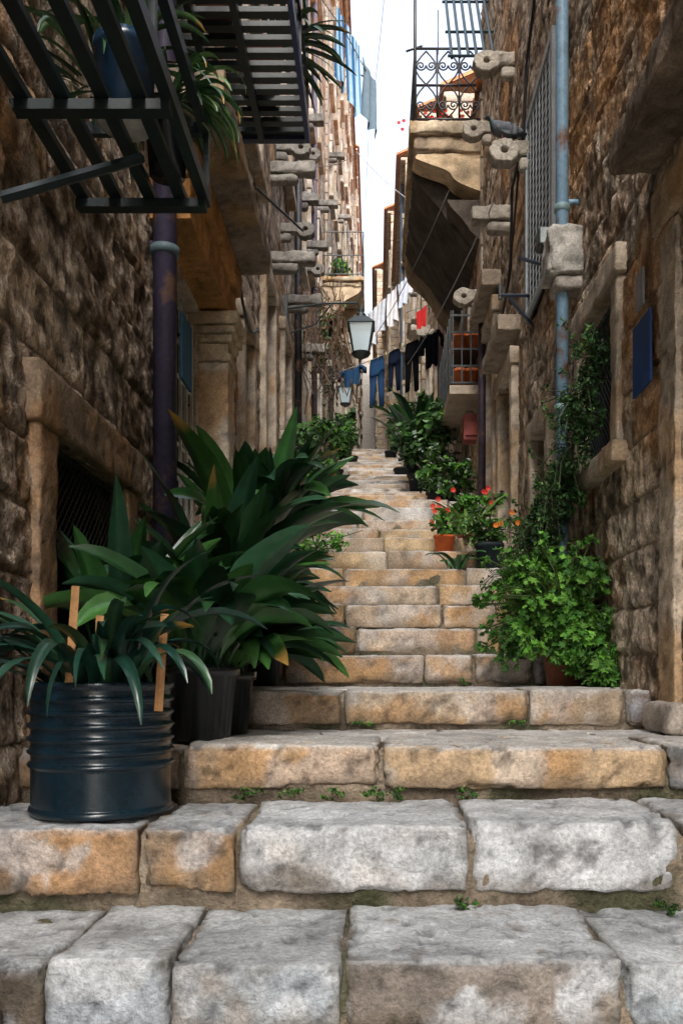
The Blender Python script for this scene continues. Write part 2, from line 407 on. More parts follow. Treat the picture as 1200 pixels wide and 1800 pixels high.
opsL=[(2.97,3.80,-.12,.84,K(kind='mesh',fw=.17,proud=.02,pc=(.03,.035,.035),depth=.28,col=(.26,.19,.13),res=.02,stain=(.34,.20,.10))),
      (4.62,5.38,.15,2.28,K(kind='glass',fw=.10,proud=.0,depth=.15,sill=False,res=.04)),
      (7.1,7.6,1.55,2.95,K(kind='shutter',fw=.12,pc=(.05,.06,.06))),
      (8.5,9.2,2.1,4.0,K(kind='door',fw=.14,pc=(.08,.05,.03),sill=False)),
      (10.2,10.9,2.9,4.1,K(kind='shutter',fw=.13)),
      (7.3,8.1,4.7,6.0,K(kind='shutter',fw=.13)),(10.3,11.0,6.2,7.6,K(kind='shutter',fw=.13,pc=(.03,.05,.07)))]
L1=house(-1,LX,-7,12,-1.25,9.9,[(-7,2.3,-1.25,4,.07),(2.3,6.5,-1.25,3.8,.015),(6.5,12,-1,3.8,.026),(2.3,12,3.8,9.9,.04),(-7,2.3,4,9.9,.15)],opsL,11,(.92,.84,.78),q=False,relief=.022,fleck=.85,over=.1)  # tint: brown stone, darkened in colour to stand in for lens vignetting
opsR=[(4.2,4.86,1.13,1.93,K(kind='mesh',fw=.12,proud=.02,pc=(.07,.10,.11),res=.03,depth=.16)),
      (5.7,6.2,1.05,1.72,K(kind='shutter',fw=.1,pc=(.03,.10,.11),res=.04)),
      (5.50,6.50,2.70,4.2,K(kind='lattice',fw=.08,pc=(.38,.42,.44),sill=False,res=.05,proud=.0,depth=.12)),
      (7.2,7.85,.85,2.6,K(kind='door',fw=.12,pc=(.04,.06,.05),sill=False,res=.05)),
      (8.3,9.0,1.75,3.5,K(kind='door',fw=.13,pc=(.10,.06,.035),sill=False))]
R1=house(1,RX,-7,9.5,-1.25,8.0,[(-7,2.9,-1.25,4,.07),(2.9,6.6,-1.25,3.8,.015),(6.6,9.5,-1,3.8,.025),(2.9,9.5,3.8,8.0,.028),(-7,2.9,4,8,.15)],opsR,23,(1.22,1.13,1.04),q=False,relief=.02,over=.1,fleck=.7,mc=(.27,.22,.165))
def farops(d0,d1,z0,z1,seed):
    rr=random.Random(seed); o=[]; d=d0+.9
    while d<d1-1.2:
        z=gz(d)+rr.uniform(.9,1.3)
        while z<z1-1.6:
            o.append((d,d+.75,z,z+1.25,K(kind=rr.choice(['shutter','shutter','glass']),fw=.13,proud=.06,res=.2,pc=rr.choice([(.03,.09,.07),(.04,.06,.09),(.12,.10,.08)]),col=(.54,.49,.41)))); z+=rr.uniform(2.5,3)
        d+=rr.uniform(1.9,2.6)
    return o
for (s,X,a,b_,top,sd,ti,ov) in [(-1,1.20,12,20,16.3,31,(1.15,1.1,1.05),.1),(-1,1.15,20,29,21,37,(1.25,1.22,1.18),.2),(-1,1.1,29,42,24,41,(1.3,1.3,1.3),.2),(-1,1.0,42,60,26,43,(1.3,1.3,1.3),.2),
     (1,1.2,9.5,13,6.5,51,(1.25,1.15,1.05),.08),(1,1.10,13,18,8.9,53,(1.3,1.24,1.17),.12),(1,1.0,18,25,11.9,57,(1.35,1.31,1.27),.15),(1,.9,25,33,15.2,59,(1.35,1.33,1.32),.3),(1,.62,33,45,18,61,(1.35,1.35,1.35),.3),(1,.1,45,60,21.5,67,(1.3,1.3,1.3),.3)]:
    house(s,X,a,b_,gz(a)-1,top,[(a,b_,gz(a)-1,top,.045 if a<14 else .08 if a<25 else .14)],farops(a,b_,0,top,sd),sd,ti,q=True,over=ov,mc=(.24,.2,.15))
e=empty('stone_house'); t=MB(); t.box((-8,60.3,8),(8,64,23.5),(.5,.46,.41)); t.build('end_facade',M_wall,e)
# ---------------------------------------------------------------- left house details
t=MB(); OC=(.44,.22,.075)
rblock(t,(-1.2,5.42,.1),(-.935,5.64,2.0),(.50,.43,.34),.03,.012,.006,stain=(.44,.26,.11),chip=1)
for (z0,z1,p) in ((2.0,2.05,.02),(2.05,2.12,.0),(2.12,2.17,.03),(2.17,2.22,.05),(2.22,2.30,.075)):
    rblock(t,(-1.2,5.42-p,z0),(-.935+p,5.64+p,z1),(.50,.40,.27),.03,.012,.004)
t.build('door_pilaster',M_trim,L1,True)
t=MB(); rblock(t,(-1.2,4.30,2.31),(-.93,5.68,2.52),OC,.03,.012,.008,cvar=.5,chip=1); rblock(t,(-1.2,4.28,2.525),(-.89,5.70,2.69),OC,.03,.03,.008,cvar=.5,chip=1)
rblock(t,(-1.22,3.95,2.70),(-.70,5.74,2.83),(.26,.21,.16),.03,.015,.012,chip=1,stain=(.34,.22,.11))
t.build('door_hood',M_trim,L1,True)
t=MB()
for i in range(5):
    y=4.70+i*.155; t.box((-1.155,y,.3),(-1.14,y+.022,2.2),(.6,.62,.58))
for z in (.6,1.15,1.35,1.75,1.95): t.box((-1.160,4.64,z),(-1.152,5.36,z+.02),(.6,.62,.58))
t.build('door_bars',M_paint,L1)
def console(s,X,d,z,kind,L=.42,col=(.27,.25,.22)):
    e=empty('stone_console'); t=MB(); th=.12; w=.15; k_=R(.75,1.1); col=tuple(c*k_ for c in col)
    if kind=='slab':
        rblock(t,(fx(s,X,-.1),d,z),(fx(s,X,L),d+w,z+th),col,.025,.02,.012,chip=1)
        rblock(t,(fx(s,X,-.1),d+.01,z-.10),(fx(s,X,L*.62),d+w-.01,z-.004),tuple(c*.85 for c in col),.025,.045,.012)
        t.build('console_block',M_trim,e,True)
    else:
        rblock(t,(fx(s,X,-.1),d+.004,z-.02),(fx(s,X,L-.17),d+w*.8-.004,z+.09),col,.025,.02,.01,chip=1)
        rblock(t,(fx(s,X,-.1),d+.008,z-.13),(fx(s,X,L*.35),d+w*.8-.008,z-.024),col,.025,.04,.01)
        cx=fx(s,X,L-.11); n=28; V=[];F=[];ro=np.random.default_rng(int(d*100)).uniform(.92,1.06,n)
        for y in (d,d+w*.8):
            for r in (.026,.036,.095,.103):
                for k in range(n):
                    a=2*math.pi*k/n; q=r*(ro[k] if r>.09 else 1); yy=y+(.008 if (r in(.026,.103)) else 0)*(1 if y==d else -1); V.append((cx+q*math.cos(a)*1.1,yy,z+.01+.88*q*math.sin(a)))
        for k in range(n):
            k2=(k+1)%n
            for b0 in (0,4):
                for j in range(3): F.append(((b0+j)*n+k,(b0+j+1)*n+k,(b0+j+1)*n+k2,(b0+j)*n+k2))
            F+=[(3*n+k,7*n+k,7*n+k2,3*n+k2),(k,k2,4*n+k2,4*n+k)]
        cc=np.array(col)*(.7+.6*np.random.default_rng(3).random((len(V),1)))
        t.add(V,F,cc); t.build('pierced_arm',M_trim,e)
    return e
for (d,z,k,L) in [(9.2,5.45,'slab',.5),(9.4,4.58,'slab',.48),(11,4.82,'slab',.45),(12.6,4.8,'slab',.45),(9.8,6.08,'disc',.4),(10.2,5.35,'disc',.42),(12.0,6.7,'slab',.4),
   (12.4,7.6,'disc',.4),(13.4,6.4,'disc',.4),(13.2,8.6,'slab',.4),(14.3,7.2,'slab',.4),(17,9.4,'slab',.45),(20.5,12.5,'slab',.45),(24,12.9,'slab',.5),(14.6,5.6,'slab',.4),(16.2,5.9,'slab',.4)]:
    console(-1,LX if d<12 else 1.2,d,z,k,L)
for (d,z,k,L,X) in [(6.42,3.96,'disc',.34,RX),(7.3,5.27,'disc',.36,RX),(7.45,4.0,'slab',.36,RX),(8.8,5.65,'disc',.3,RX),(9.2,4.1,'disc',.36,RX),(14.5,5.8,'slab',.4,1.1),(15.5,5.0,'slab',.4,1.1),(17,6.9,'slab',.4,1.1),(19,8.6,'slab',.4,1.0),(21,8.0,'slab',.4,1.0)]:
    console(1,X,d,z,k,L,(.40,.36,.30))
def pipe(s,X,d,z0,z1,r,col,h=.09,rings=(),name='drainpipe',rc=None):
    t=MB(); x=fx(s,X,h); t.tube([(x,d,z0),(x,d,(z0+z1)/2),(x,d,z1)],r,16,col)
    for z in rings: t.lathe((x,d,z),[(r,0),(r*1.22,.005),(r*1.22,.04),(r,.045)],16,rc or col); t.box((x,d-.008,z+.05),(fx(s,X,-.02),d+.008,z+.075),col)
    return t.build(name,M_pipe,None,True)
pipe(-1,LX,4.3,.0,9.6,.06,(.045,.038,.07),rings=(2.12,4.6),rc=(.10,.15,.17))
pipe(-1,LX,11.7,2.3,9.6,.05,(.012,.012,.014),rings=(5,7))
pipe(-1,1.2,15.5,4,16,.05,(.12,.10,.13),rings=(7,9))
pipe(1,RX,5.0,.2,7.8,.038,(.18,.30,.40),h=.11,rings=(2.72,4.0,1.55),rc=(.18,.29,.31))
pipe(1,RX,9.0,1.9,3.9,.04,(.05,.035,.05),h=.08)
pipe(1,1.10,13.4,2.6,8.7,.05,(.10,.06,.06),h=.08)
pipe(1,.9,26,6,15,.06,(.05,.08,.12),h=.1)
pipe(-1,1.2,19.2,4.5,9.0,.05,(.03,.03,.035),h=.2)
e=empty('pipe_block'); t=MB(); rblock(t,(.99,4.88,2.32),(1.25,5.1,2.60),(.42,.40,.36),.02,.03,.016,chip=1); rblock(t,(1.03,4.91,2.24),(1.25,5.08,2.317),(.36,.32,.28),.03,.02,.008); t.build('block',M_trim,e,True)
IR=(.012,.024,.026)
e=empty('iron_plant_rack'); t=MB()
for x in (-1.10,-.975,-.85,-.735): t.box((x-.022,1.55,1.80),(x+.022,3.24,1.825),IR)
for y in (1.9,2.65,3.20): t.box((-1.16,y,1.765),(-.64,y+.05,1.797),IR)
for z in (2.06,):
    t.box((-.665,1.55,z),(-.632,3.27,z+.045),IR); t.box((-1.16,3.235,z),(-.667,3.262,z+.045),IR)
t.box((-.668,1.55,1.798),(-.63,3.27,1.85),IR)
for y in (3.235,2.45,1.8): t.box((-.654,y,1.852),(-.633,y+.03,2.058),IR)
t.tube([(-1.16,2.58,1.44),(-.80,2.92,1.775)],.018,6,IR)
t.build('rack_bars',M_iron,e)
e=empty('slatted_balcony'); t=MB(); y=4.35
while y<5.85: t.box((-1.16,y,3.72),(-.487,y+.055,3.75),IR); y+=.105
t.box((-.485,4.3,3.70),(-.455,5.92,3.80),(.02,.04,.14)); t.box((-1.16,5.87,3.698),(-.487,5.92,3.80),(.02,.03,.07))
for x in (-1.05,-.8): t.box((x,4.3,3.66),(x+.04,5.86,3.715),IR)
for z in (4.1,4.45,4.75): t.box((-.48,4.3,z),(-.46,5.9,z+.03),IR)
for y in (4.32,4.8,5.3,5.86): t.box((-.479,y,3.8),(-.461,y+.02,4.78),IR)
t.build('balcony_frame',M_iron,e)
def bracket_solid(t,s,X,y0,y1,z,prot,H,col,seed=1,res=.05,wob=.10):
    prof=[]
    n=26
    for i in range(n+1):
        u=i/n; p=prot*(1-u)**.8*(1+wob*math.sin(u*math.pi*3))+.02; prof.append((p,z-H*u))
    ny=max(2,int((y1-y0)/res)+1); ys=np.linspace(y0,y1,ny)
    V=np.array([(fx(s,X,p),y,zz) for y in ys for (p,zz) in prof]); 
    nn=fbm(V,9,4,seed)-.5; V[:,0]+=-s*nn*.07; V[:,2]+=nn*.05
    cc=np.array(col)*(.35+1.3*fbm(V,6,4,seed+5))[:,None]
    t.add(V,gridfaces(ny,n+1),cc)
    for y in (y0,y1):
        m=8; E=[];
        for (p,zz) in prof:
            for j in range(m+1): E.append((fx(s,X,-.05+(p+.05)*j/m),y,zz))
        E=np.array(E); n2=fbm(E,9,4,seed)-.5; w=(np.arange(len(E))%(m+1))/m; E[:,0]+=-s*n2*.07*w; E[:,2]+=n2*.05*w; E[:,1]+=(fbm(E,12,3,seed+3)-.5)*.04*np.sin(w*math.pi)
        t.add(E,gridfaces(n+1,m+1),np.array(col)*(.35+1.3*fbm(E,6,4,seed+5))[:,None])
def stone_balcony(s,X,d0,d1,z,prot,name='stone_balcony',th=.2,H=.7,cw=.28,infill=False):
    e=empty(name); t=MB()
    rblock(t,(fx(s,X,-.1),d0,z-th*.45),(fx(s,X,prot),d1,z),(.50,.41,.29),.04,.03,.014,stain=(.46,.27,.11),chip=1)
    rblock(t,(fx(s,X,-.1),d0+.05,z-th),(fx(s,X,prot-.05),d1-.05,z-th*.45-.003),(.44,.34,.23),.04,.05,.016,chip=1,stain=(.16,.12,.09))
    if infill:
        bracket_solid(t,s,X,d0+.08,d0+.36,z-th-.003,prot-.10,.42,(.62,.47,.30),seed=41,wob=.14)
        bracket_solid(t,s,X,d0+.42,d1-.6,z-th-.003,prot-.07,H,(.085,.07,.058),seed=4,wob=.05)
        bracket_solid(t,s,X,d1-.56,d1-.1,z-th-.003,prot-.08,H*1.05,(.34,.25,.16),seed=9)
        bracket_solid(t,s,X,d0+.12,d0+.40,z-th-.50,prot*.45,.45,(.10,.08,.065),seed=19,wob=.05)
    else:
        for y in (d0+.08,d1-.12-cw): bracket_solid(t,s,X,y,y+cw,z-th-.003,prot-.09,H,(.50,.38,.25),seed=int(y*10))
    t.build('balcony_stone',M_trim,e,True); return e
B3=stone_balcony(-1,1.2,18.2,19.8,8.55,.95)
t=MB(); IRL=(.05,.06,.06)
for z in (8.6,9.0,9.5):
    t.tube([(-.27,18.22,z),(-.27,19.78,z)],.012,5,IRL); t.tube([(-.27,18.22,z),(-1.2,18.22,z)],.012,5,IRL)
for i in range(9): t.tube([(-.27-i*.11,18.22,8.55),(-.27-i*.11,18.22,9.5)],.009,4,IRL)
for i in range(12): t.tube([(-.27,18.3+i*.13,8.55),(-.27,18.3+i*.13,9.5)],.009,4,IRL)
t.build('railing',M_iron,B3)
BR_=stone_balcony(1,RX,9.5,12.5,6.2,.82,th=.32,H=.95,cw=.45,infill=True)
def spiral(cx,cz,r,turns,dirn,start,n=22):
    out=[]
    for i in range(n):
        u=i/(n-1); a=start+dirn*turns*2*math.pi*u; q=r*(1-.85*u); out.append((cx+q*math.cos(a),cz+q*math.sin(a)))
    return out
t=MB(); IB=(.03,.028,.03); zt=7.03; zb=6.24
def scrolls(fn,L):
    n=max(1,int(L/.24)); w=L/n
    for i in range(n):
        c=(i+.5)*w
        for cz in (6.40,6.84):
            for sg in (1,-1):
                pts=spiral(0,0,w*.23,1.6,1 if sg>0 else -1,math.pi if sg>0 else 0)
                t.tube([fn(c+sg*w*.24+p[0],cz+p[1]) for p in pts],.010,4,IB)
        for sg in (1,-1): t.tube([fn(c+sg*w*.47*math.sin(u*math.pi*2),6.26+.74*u) for u in np.linspace(0,1,14)],.010,4,IB)
        t.tube([fn(c-w*.5,zb),fn(c-w*.5,zt)],.011,4,IB)
scrolls(lambda u,z:(.44+u,9.55,z),.74); scrolls(lambda u,z:(.44,9.55+u,z),2.9)
for z in (zb,6.62,zt): t.tube([(1.2,9.55,z),(.44,9.55,z)],.014,5,IB); t.tube([(.44,9.55,z),(.44,12.45,z)],.014,5,IB)
t.tube([(.44,9.55,6.2),(.44,9.55,8.2)],.018,6,IB); t.tube([(.44,9.55,8.2),(.44,9.5,9.6)],.008,5,IB)
t.tube([(.34,9.55,7.0),(.52,9.55,7.06)],.012,5,IB); t.tube([(.70,9.6,7.0),(.70,9.6,7.5)],.006,4,IB)
t.build('scroll_railing',M_iron,BR_,True)
e=empty('upper_iron_balcony'); t=MB()
for i in range(6): t.tube([(.74+i*.08,8.3,6.02+.01*i),(.74+i*.08,9.3,7.6)],.016,5,(.015,.04,.05))
for z,y in ((6.04,8.3),(6.5,8.6),(7.12,9.0)): t.tube([(.70,y,z),(1.22,y,z)],.014,5,(.015,.04,.05))
t.build('iron_bars',M_iron,e)
e=empty('flowerpot_shelf'); t=MB()
for i in range(5): z=3.3+i*.19; t.box((.85,9.62,z),(.87,11.4,z+.02),IR); t.box((.85,9.60,z),(1.2,9.618,z+.02),IR)
for i in range(4): t.box((.86+i*.1,9.59,3.3),(.875+i*.1,9.598,4.12),IR)
for i in range(9): t.box((.838,9.6+i*.22,3.3),(.848,9.62+i*.22,4.12),IR)
for z in (3.30,3.70): t.box((.88,9.63,z-.02),(1.2,11.4,z-.003),(.10,.06,.04))
t.box((.83,9.58,3.18),(1.25,11.45,3.275),(.40,.32,.23))
t.build('shelf_frame',M_iron,e)
t=MB()
for z in (3.30,3.70):
    for i in range(7):
        for x in (.96,1.1): t.lathe((x,9.75+i*.25,z),[(0.0,0),(.055,0),(.075,.17),(.082,.17),(.082,.21),(.06,.21)],12,(.55,.15,.05))
t.build('clay_pots',M_pot,e,True)
# ---------------------------------------------------------------- right house details
t=MB()
rblock(t,(1.155,3.30,-.22),(1.3,3.50,1.80),(.46,.38,.29),.02,.014,.010,stain=(.42,.27,.14),chip=1)
rblock(t,(1.13,2.2,1.805),(1.3,3.53,1.98),(.38,.28,.18),.025,.02,.011,stain=(.42,.25,.11),chip=1)
rblock(t,(.985,2.1,2.12),(1.3,3.62,2.27),(.24,.185,.135),.022,.02,.014,stain=(.12,.09,.07),chip=1)
rblock(t,(1.10,3.22,-.225),(1.3,3.56,-.10),(.40,.35,.30),.03,.03,.009)
t.build('door_surround',M_trim,R1,True)
t=MB(); rblock(t,(1.0,7.0,2.85),(1.3,8.05,2.98),(.36,.29,.22),.03,.02,.01,chip=1); rblock(t,(1.0,8.1,3.72),(1.3,9.2,3.87),(.36,.29,.22),.03,.02,.01,chip=1); t.build('door_hoods',M_trim,R1,True)
t=MB(); t.box((1.155,3.60,1.25),(1.165,3.84,1.56),(.012,.06,.20)); t.build('blue_plaque',M_paint)
t=MB(); t.box((1.155,3.70,1.62),(1.165,3.80,1.78),(.28,.28,.28)); t.build('grey_plaque',M_paint)
t=MB(); t.box((-1.06,4.62,1.62),(-1.045,4.86,1.98),(.02,.10,.18)); t.tube([(-1.15,4.74,1.9),(-1.05,4.74,1.9)],.008,5,IR); t.build('blue_sign',M_paint)
e=empty('iron_clothes_bracket'); t=MB(); BK=(.02,.03,.045)
t.tube([(1.2,6.4,2.86),(.92,6.4,2.86)],.014,6,BK); t.tube([(.93,6.4,2.83),(.93,6.4,2.95)],.012,6,BK); t.tube([(1.19,6.4,2.62),(1.0,6.4,2.84)],.012,6,BK); t.tube([(1.19,6.4,2.58),(1.19,6.4,2.95)],.014,6,BK)
t.build('bracket',M_iron,e)
e=empty('floodlight'); t=MB(); t.tube([(1.19,5.2,2.7),(1.02,5.2,2.66)],.01,6,BK); rblock(t,(.98,5.14,2.60),(1.08,5.26,2.72),(.05,.06,.06),.05,.02,.001); t.box((.99,5.132,2.615),(1.07,5.138,2.705),(.3,.35,.35)); t.tube([(1.19,5.5,2.62),(.93,5.5,2.70)],.012,6,BK); t.build('lamp_body',M_iron,e)
def cable(name,pts,r=.008,c=(.015,.015,.018),sub=6,sag=0):
    P=[]
    for a,b_ in zip(pts[:-1],pts[1:]):
        for i in range(sub):
            u=i/sub; P.append((a[0]+(b_[0]-a[0])*u,a[1]+(b_[1]-a[1])*u,a[2]+(b_[2]-a[2])*u-sag*4*u*(1-u)))
    P.append(pts[-1]); t=MB(); t.tube(P,r,5,c); return t.build(name,M_iron,None,True)
cable('wall_cable',[(1.13,5.4,5.4),(1.12,6.35,4.55),(1.12,6.5,4.1),(1.10,6.9,3.95),(1.12,7.1,3.4),(1.12,7.6,3.2),(1.12,8.2,2.95)],.013,sag=.02)
cable('wall_cable',[(1.13,6.3,4.6),(1.12,6.7,4.0),(1.1,6.9,3.5),(1.12,7.4,3.3)],.009,sag=.05)
cable('wall_cable',[(1.0,7.3,4.05),(.45,12,4.4)],.006,(.25,.25,.25),sag=.1)
cable('wall_cable',[(.8,9.3,5.3),(.0,14,5.6)],.006,(.2,.2,.2),sag=.1)
cable('overhead_cable',[(.3,20,17),(-.2,25,16),(-.6,35,16)],.008,(.3,.3,.3),sag=.3)
cable('overhead_cable',[(.95,12,6.4),(-.3,14,8.6),(-1.1,15,9)],.006,(.3,.3,.3),sag=.1)
cable('wall_cable',[(-1.02,6.2,3.9),(-1.05,6.3,3.2),(-1.05,7.0,2.9),(-1.05,7.6,3.1)],.012,sag=.05)
cable('wall_cable',[(-1.05,7.5,4.3),(-.75,8.8,4.6)],.012)
def lantern(x,y,z,sc=1,armto=None):
    e=empty('street_lamp'); t=MB(); g=MB(); c=(.02,.03,.03)
    w0=.085*sc;w1=.135*sc;h=.30*sc
    g.add([(x-w0,y-w0,z),(x+w0,y-w0,z),(x+w0,y+w0,z),(x-w0,y+w0,z),(x-w1,y-w1,z+h),(x+w1,y-w1,z+h),(x+w1,y+w1,z+h),(x-w1,y+w1,z+h)],[(0,1,5,4),(1,2,6,5),(2,3,7,6),(3,0,4,7)],(.6,.7,.7))
    g.build('glass_panes',M_glass,e)
    for sx in (-1,1):
        for sy in (-1,1): t.tube([(x+sx*w0,y+sy*w0,z),(x+sx*w1,y+sy*w1,z+h)],.009*sc,5,c)
    t.lathe((x,y,z-.03*sc),[(0,-.05*sc),(.03*sc,-.03*sc),(w0*1.1,0),(w0*1.3,.03*sc),(0,.032*sc)],12,c)
    w2=w1*1.15
    t.add([(x-w2,y-w2,z+h),(x+w2,y-w2,z+h),(x+w2,y+w2,z+h),(x-w2,y+w2,z+h),(x-w2*.4,y-w2*.4,z+h+.10*sc),(x+w2*.4,y-w2*.4,z+h+.10*sc),(x+w2*.4,y+w2*.4,z+h+.10*sc),(x-w2*.4,y+w2*.4,z+h+.10*sc)],[(0,1,5,4),(1,2,6,5),(2,3,7,6),(3,0,4,7),(0,3,2,1),(4,5,6,7)],c)
    t.lathe((x,y,z+h+.1*sc),[(w2*.35,0),(w2*.35,.04*sc),(.03*sc,.06*sc),(.035*sc,.09*sc),(.0,.13*sc)],10,c)
    if armto:
        t.tube([(x,y,z+h+.2*sc),(x-.05,y,z+h+.27*sc),((x+armto)/2,y,z+h+.26*sc),(armto,y,z+h+.2*sc)],.012,6,c)
        t.tube([(armto,y,z+h-.1),((x+armto)/2-.1,y,z+h+.03),((x+armto)/2+.1,y,z+h+.25*sc)],.01,6,c); t.box((armto-.03,y-.03,z+h-.2),(armto+.03,y+.03,z+h+.35*sc),c)
        t.tube([(x,y,z+h+.12*sc),(x,y,z+h+.22*sc)],.01,6,c)
    t.build('lamp_frame',M_iron,e)
lantern(-.18,10.6,4.02,1.1,-1.12); lantern(-.62,17.5,5.6,1.0,-1.17)
# ---------------------------------------------------------------- laundry
def cloth_panel(t,p0,p1,h,col,nu=14,nv=12,fold=.03,taper=0,stripe=None,sd=0):
    V=[];C=[]
    p0=np.array(p0,float);p1=np.array(p1,float); dr=(p1-p0); nrm=np.array([-dr[1],dr[0],0]); nrm/= (np.linalg.norm(nrm)+1e-9)
    for i in range(nu):
        u=i/(nu-1)
        for j in range(nv):
            v=j/(nv-1); uu=.5+(u-.5)*(1-taper*v)
            p=p0+dr*uu; p=p+nrm*fold*math.sin(u*14+sd+v*2)*(.3+v)
            V.append((p[0],p[1],p[2]-h*v*(1+.06*math.sin(u*9+sd))-.02*math.sin(u*math.pi)))
            c=col
            if stripe and (int(u*9)%2==0): c=stripe
            C.append(c)
    t.add(V,gridfaces(nu,nv),C)
def trousers(t,p0,p1,h,col,sd=0):
    p0=Vector(p0);p1=Vector(p1); m=(p0+p1)/2; dr=(p1-p0); w=dr.length; dr.normalize()
    def ftube(path,wid,th):
        V=[];F=[];n=12; side=dr; nr=Vector((-dr.y,dr.x,0))
        for (c,a) in zip(path,wid):
            for k in range(n):
                q=2*math.pi*k/n; V.append(tuple(c+side*math.cos(q)*a+nr*math.sin(q)*th*(1+.5*math.sin(c.z*30+k))))
        for i in range(len(path)-1):
            for k in range(n): F.append((i*n+k,i*n+(k+1)%n,(i+1)*n+(k+1)%n,(i+1)*n+k))
        F.append(tuple(range(n)));F.append(tuple(range((len(path)-1)*n,len(path)*n)))
        t.add(V,F,col)
    Z=lambda f:Vector((0,0,-h*f))
    ftube([m+Z(0),m+Z(.12),m+Z(.3),m+Z(.36)],[w*.42,w*.48,w*.5,w*.46],.035)
    for sg in (-1,1):
        o=dr*sg*w*.25; ftube([m+o+Z(.28),m+o+Z(.5),m+o*1.12+Z(.75),m+o*1.25+Z(1+.03*sg)],[w*.25,w*.21,w*.18,w*.16],.03)
def shirt(t,p0,p1,h,col,sd=0):
    cloth_panel(t,p0,p1,h,col,12,8,.03,.05,sd=sd)
    p0=Vector(p0);p1=Vector(p1);dr=(p1-p0)
    for a,b_ in ((p0,p0-dr*.28),(p1,p1+dr*.28)):
        t.tube([a-Vector((0,0,h*.08)),b_-Vector((0,0,h*.3)),b_-Vector((0,0,h*.55))],[.07,.06,.055],8,col,flat=.5)
def lp(a,b_,u,s=0): return (a[0]+(b_[0]-a[0])*u,a[1]+(b_[1]-a[1])*u,a[2]+(b_[2]-a[2])*u-s*4*u*(1-u))
e=empty('laundry_line'); A=(-1.0,13.4,4.65); B=(1.0,12.8,5.25); t=MB()
t.tube([lp(A,B,u,.06) for u in np.linspace(0,1,12)],.008,4,(.3,.3,.3)); t.build('line',M_cloth,e)
t=MB(); NV=(.010,.016,.035)
shirt(t,lp(A,B,.25,.07),lp(A,B,.38,.07),.25,(.02,.06,.13))
trousers(t,lp(A,B,.45,.07),lp(A,B,.57,.07),.74,(.018,.055,.13)); trousers(t,lp(A,B,.595,.07),lp(A,B,.69,.07),.60,NV)
trousers(t,lp(A,B,.72,.06),lp(A,B,.83,.06),.74,(.006,.007,.010)); shirt(t,lp(A,B,.87,.05),lp(A,B,.97,.05),.5,(.008,.012,.02))
for u in (.45,.52,.58,.65,.7,.76,.83,.88,.95): p=lp(A,B,u,.07); t.box((p[0]-.008,p[1]-.02,p[2]-.03),(p[0]+.008,p[1]+.02,p[2]+.035),(.6,.5,.2))
t.build('dark_clothes',M_cloth,e,True)
e=empty('laundry_line'); A=(-.25,20,8.45); B=(1.0,18.4,9.0); t=MB(); t.tube([A,B],.008,4,(.3,.3,.3)); t.build('line',M_cloth,e); t=MB()
for i,(u0,u1,h,c) in enumerate([(.05,.22,.8,(.62,.65,.7)),(.23,.40,.65,(.58,.62,.68)),(.42,.58,.75,(.65,.65,.68)),(.6,.76,.55,(.55,.6,.7)),(.78,.95,.45,(.65,.65,.7))]):
    cloth_panel(t,lp(A,B,u0,.03),lp(A,B,u1,.03),h,c,10,8,.05,.05,sd=i*2)
t.build('white_linens',M_cloth,e,True)
t=MB(); cloth_panel(t,(.78,16.5,7.05),(.97,16.4,7.15),.36,(.5,.03,.03),10,8,.03); t.tube([(.6,16.5,7.05),(1.12,16.4,7.18)],.008,4,(.2,.2,.2)); t.build('hanging_cloth',M_cloth,None,True)
e=empty('laundry_line'); t=MB(); t.tube([(-1.15,10.4,8.95),(-.4,11.4,8.6),(-.05,12.2,8.5)],.007,4,(.1,.1,.1)); t.tube([(-1.2,12.2,9.1),(-.0,12.2,8.5)],.014,4,(.1,.1,.1)); t.build('line',M_cloth,e); t=MB()
cloth_panel(t,(-.52,11.3,8.92),(-.42,11.5,8.86),.95,(.28,.42,.50),14,10,.03,stripe=(.02,.08,.18))
cloth_panel(t,(-.40,11.5,8.82),(-.22,11.8,8.72),1.0,(.3,.44,.52),18,10,.03,stripe=(.02,.09,.20),sd=2)
cloth_panel(t,(-.19,11.9,8.66),(.0,12.2,8.50),.78,(.12,.17,.20),12,10,.04,taper=-.2,sd=4)
t.build('striped_towels',M_cloth,e,True)
# ---------------------------------------------------------------- plants
def blade(t,base,az,L,W,e0,e1,kind,col,seg=10,twist=0,tip=None):
    p=np.array(base,float); V=[];C=[]; hd=np.array([math.cos(az),math.sin(az),0]); sd0=np.array([-math.sin(az),math.cos(az),0])
    for i in range(seg+1):
        u=i/seg; el=e0+(e1-e0)*(u**1.3)
        T=hd*math.cos(el)+np.array([0,0,math.sin(el)]); Nn=-hd*math.sin(el)+np.array([0,0,math.cos(el)])
        if i: p=p+T*L/seg
        if kind=='asp':
            w=.006 if u<.22 else W*.5*math.sin(math.pi*min(1,((u-.2)/.8)**.75))**.8+.003
        else: w=W*.5*(min(1,.45+u*2))*(1-u**3)**.7+.0015
        a=twist*u; sv=sd0*math.cos(a)+Nn*math.sin(a); nv=Nn*math.cos(a)-sd0*math.sin(a)
        wav=.12*w*math.sin(u*17+az*5)
        for q in (-1,-.5,0,.5,1):
            V.append(p+sv*w*q+nv*(abs(q)*w*.38+wav*q*q))
            cc=np.array(col)*(1.35 if q==0 else .85+.15*abs(q))
            if tip is not None and u>.86: cc=np.array(tip)
            C.append(cc)
    t.add(V,gridfaces(seg+1,5),C)
ASC=((.018,.060,.020),(.030,.10,.026),(.012,.040,.018),(.045,.13,.03),(.025,.08,.04))
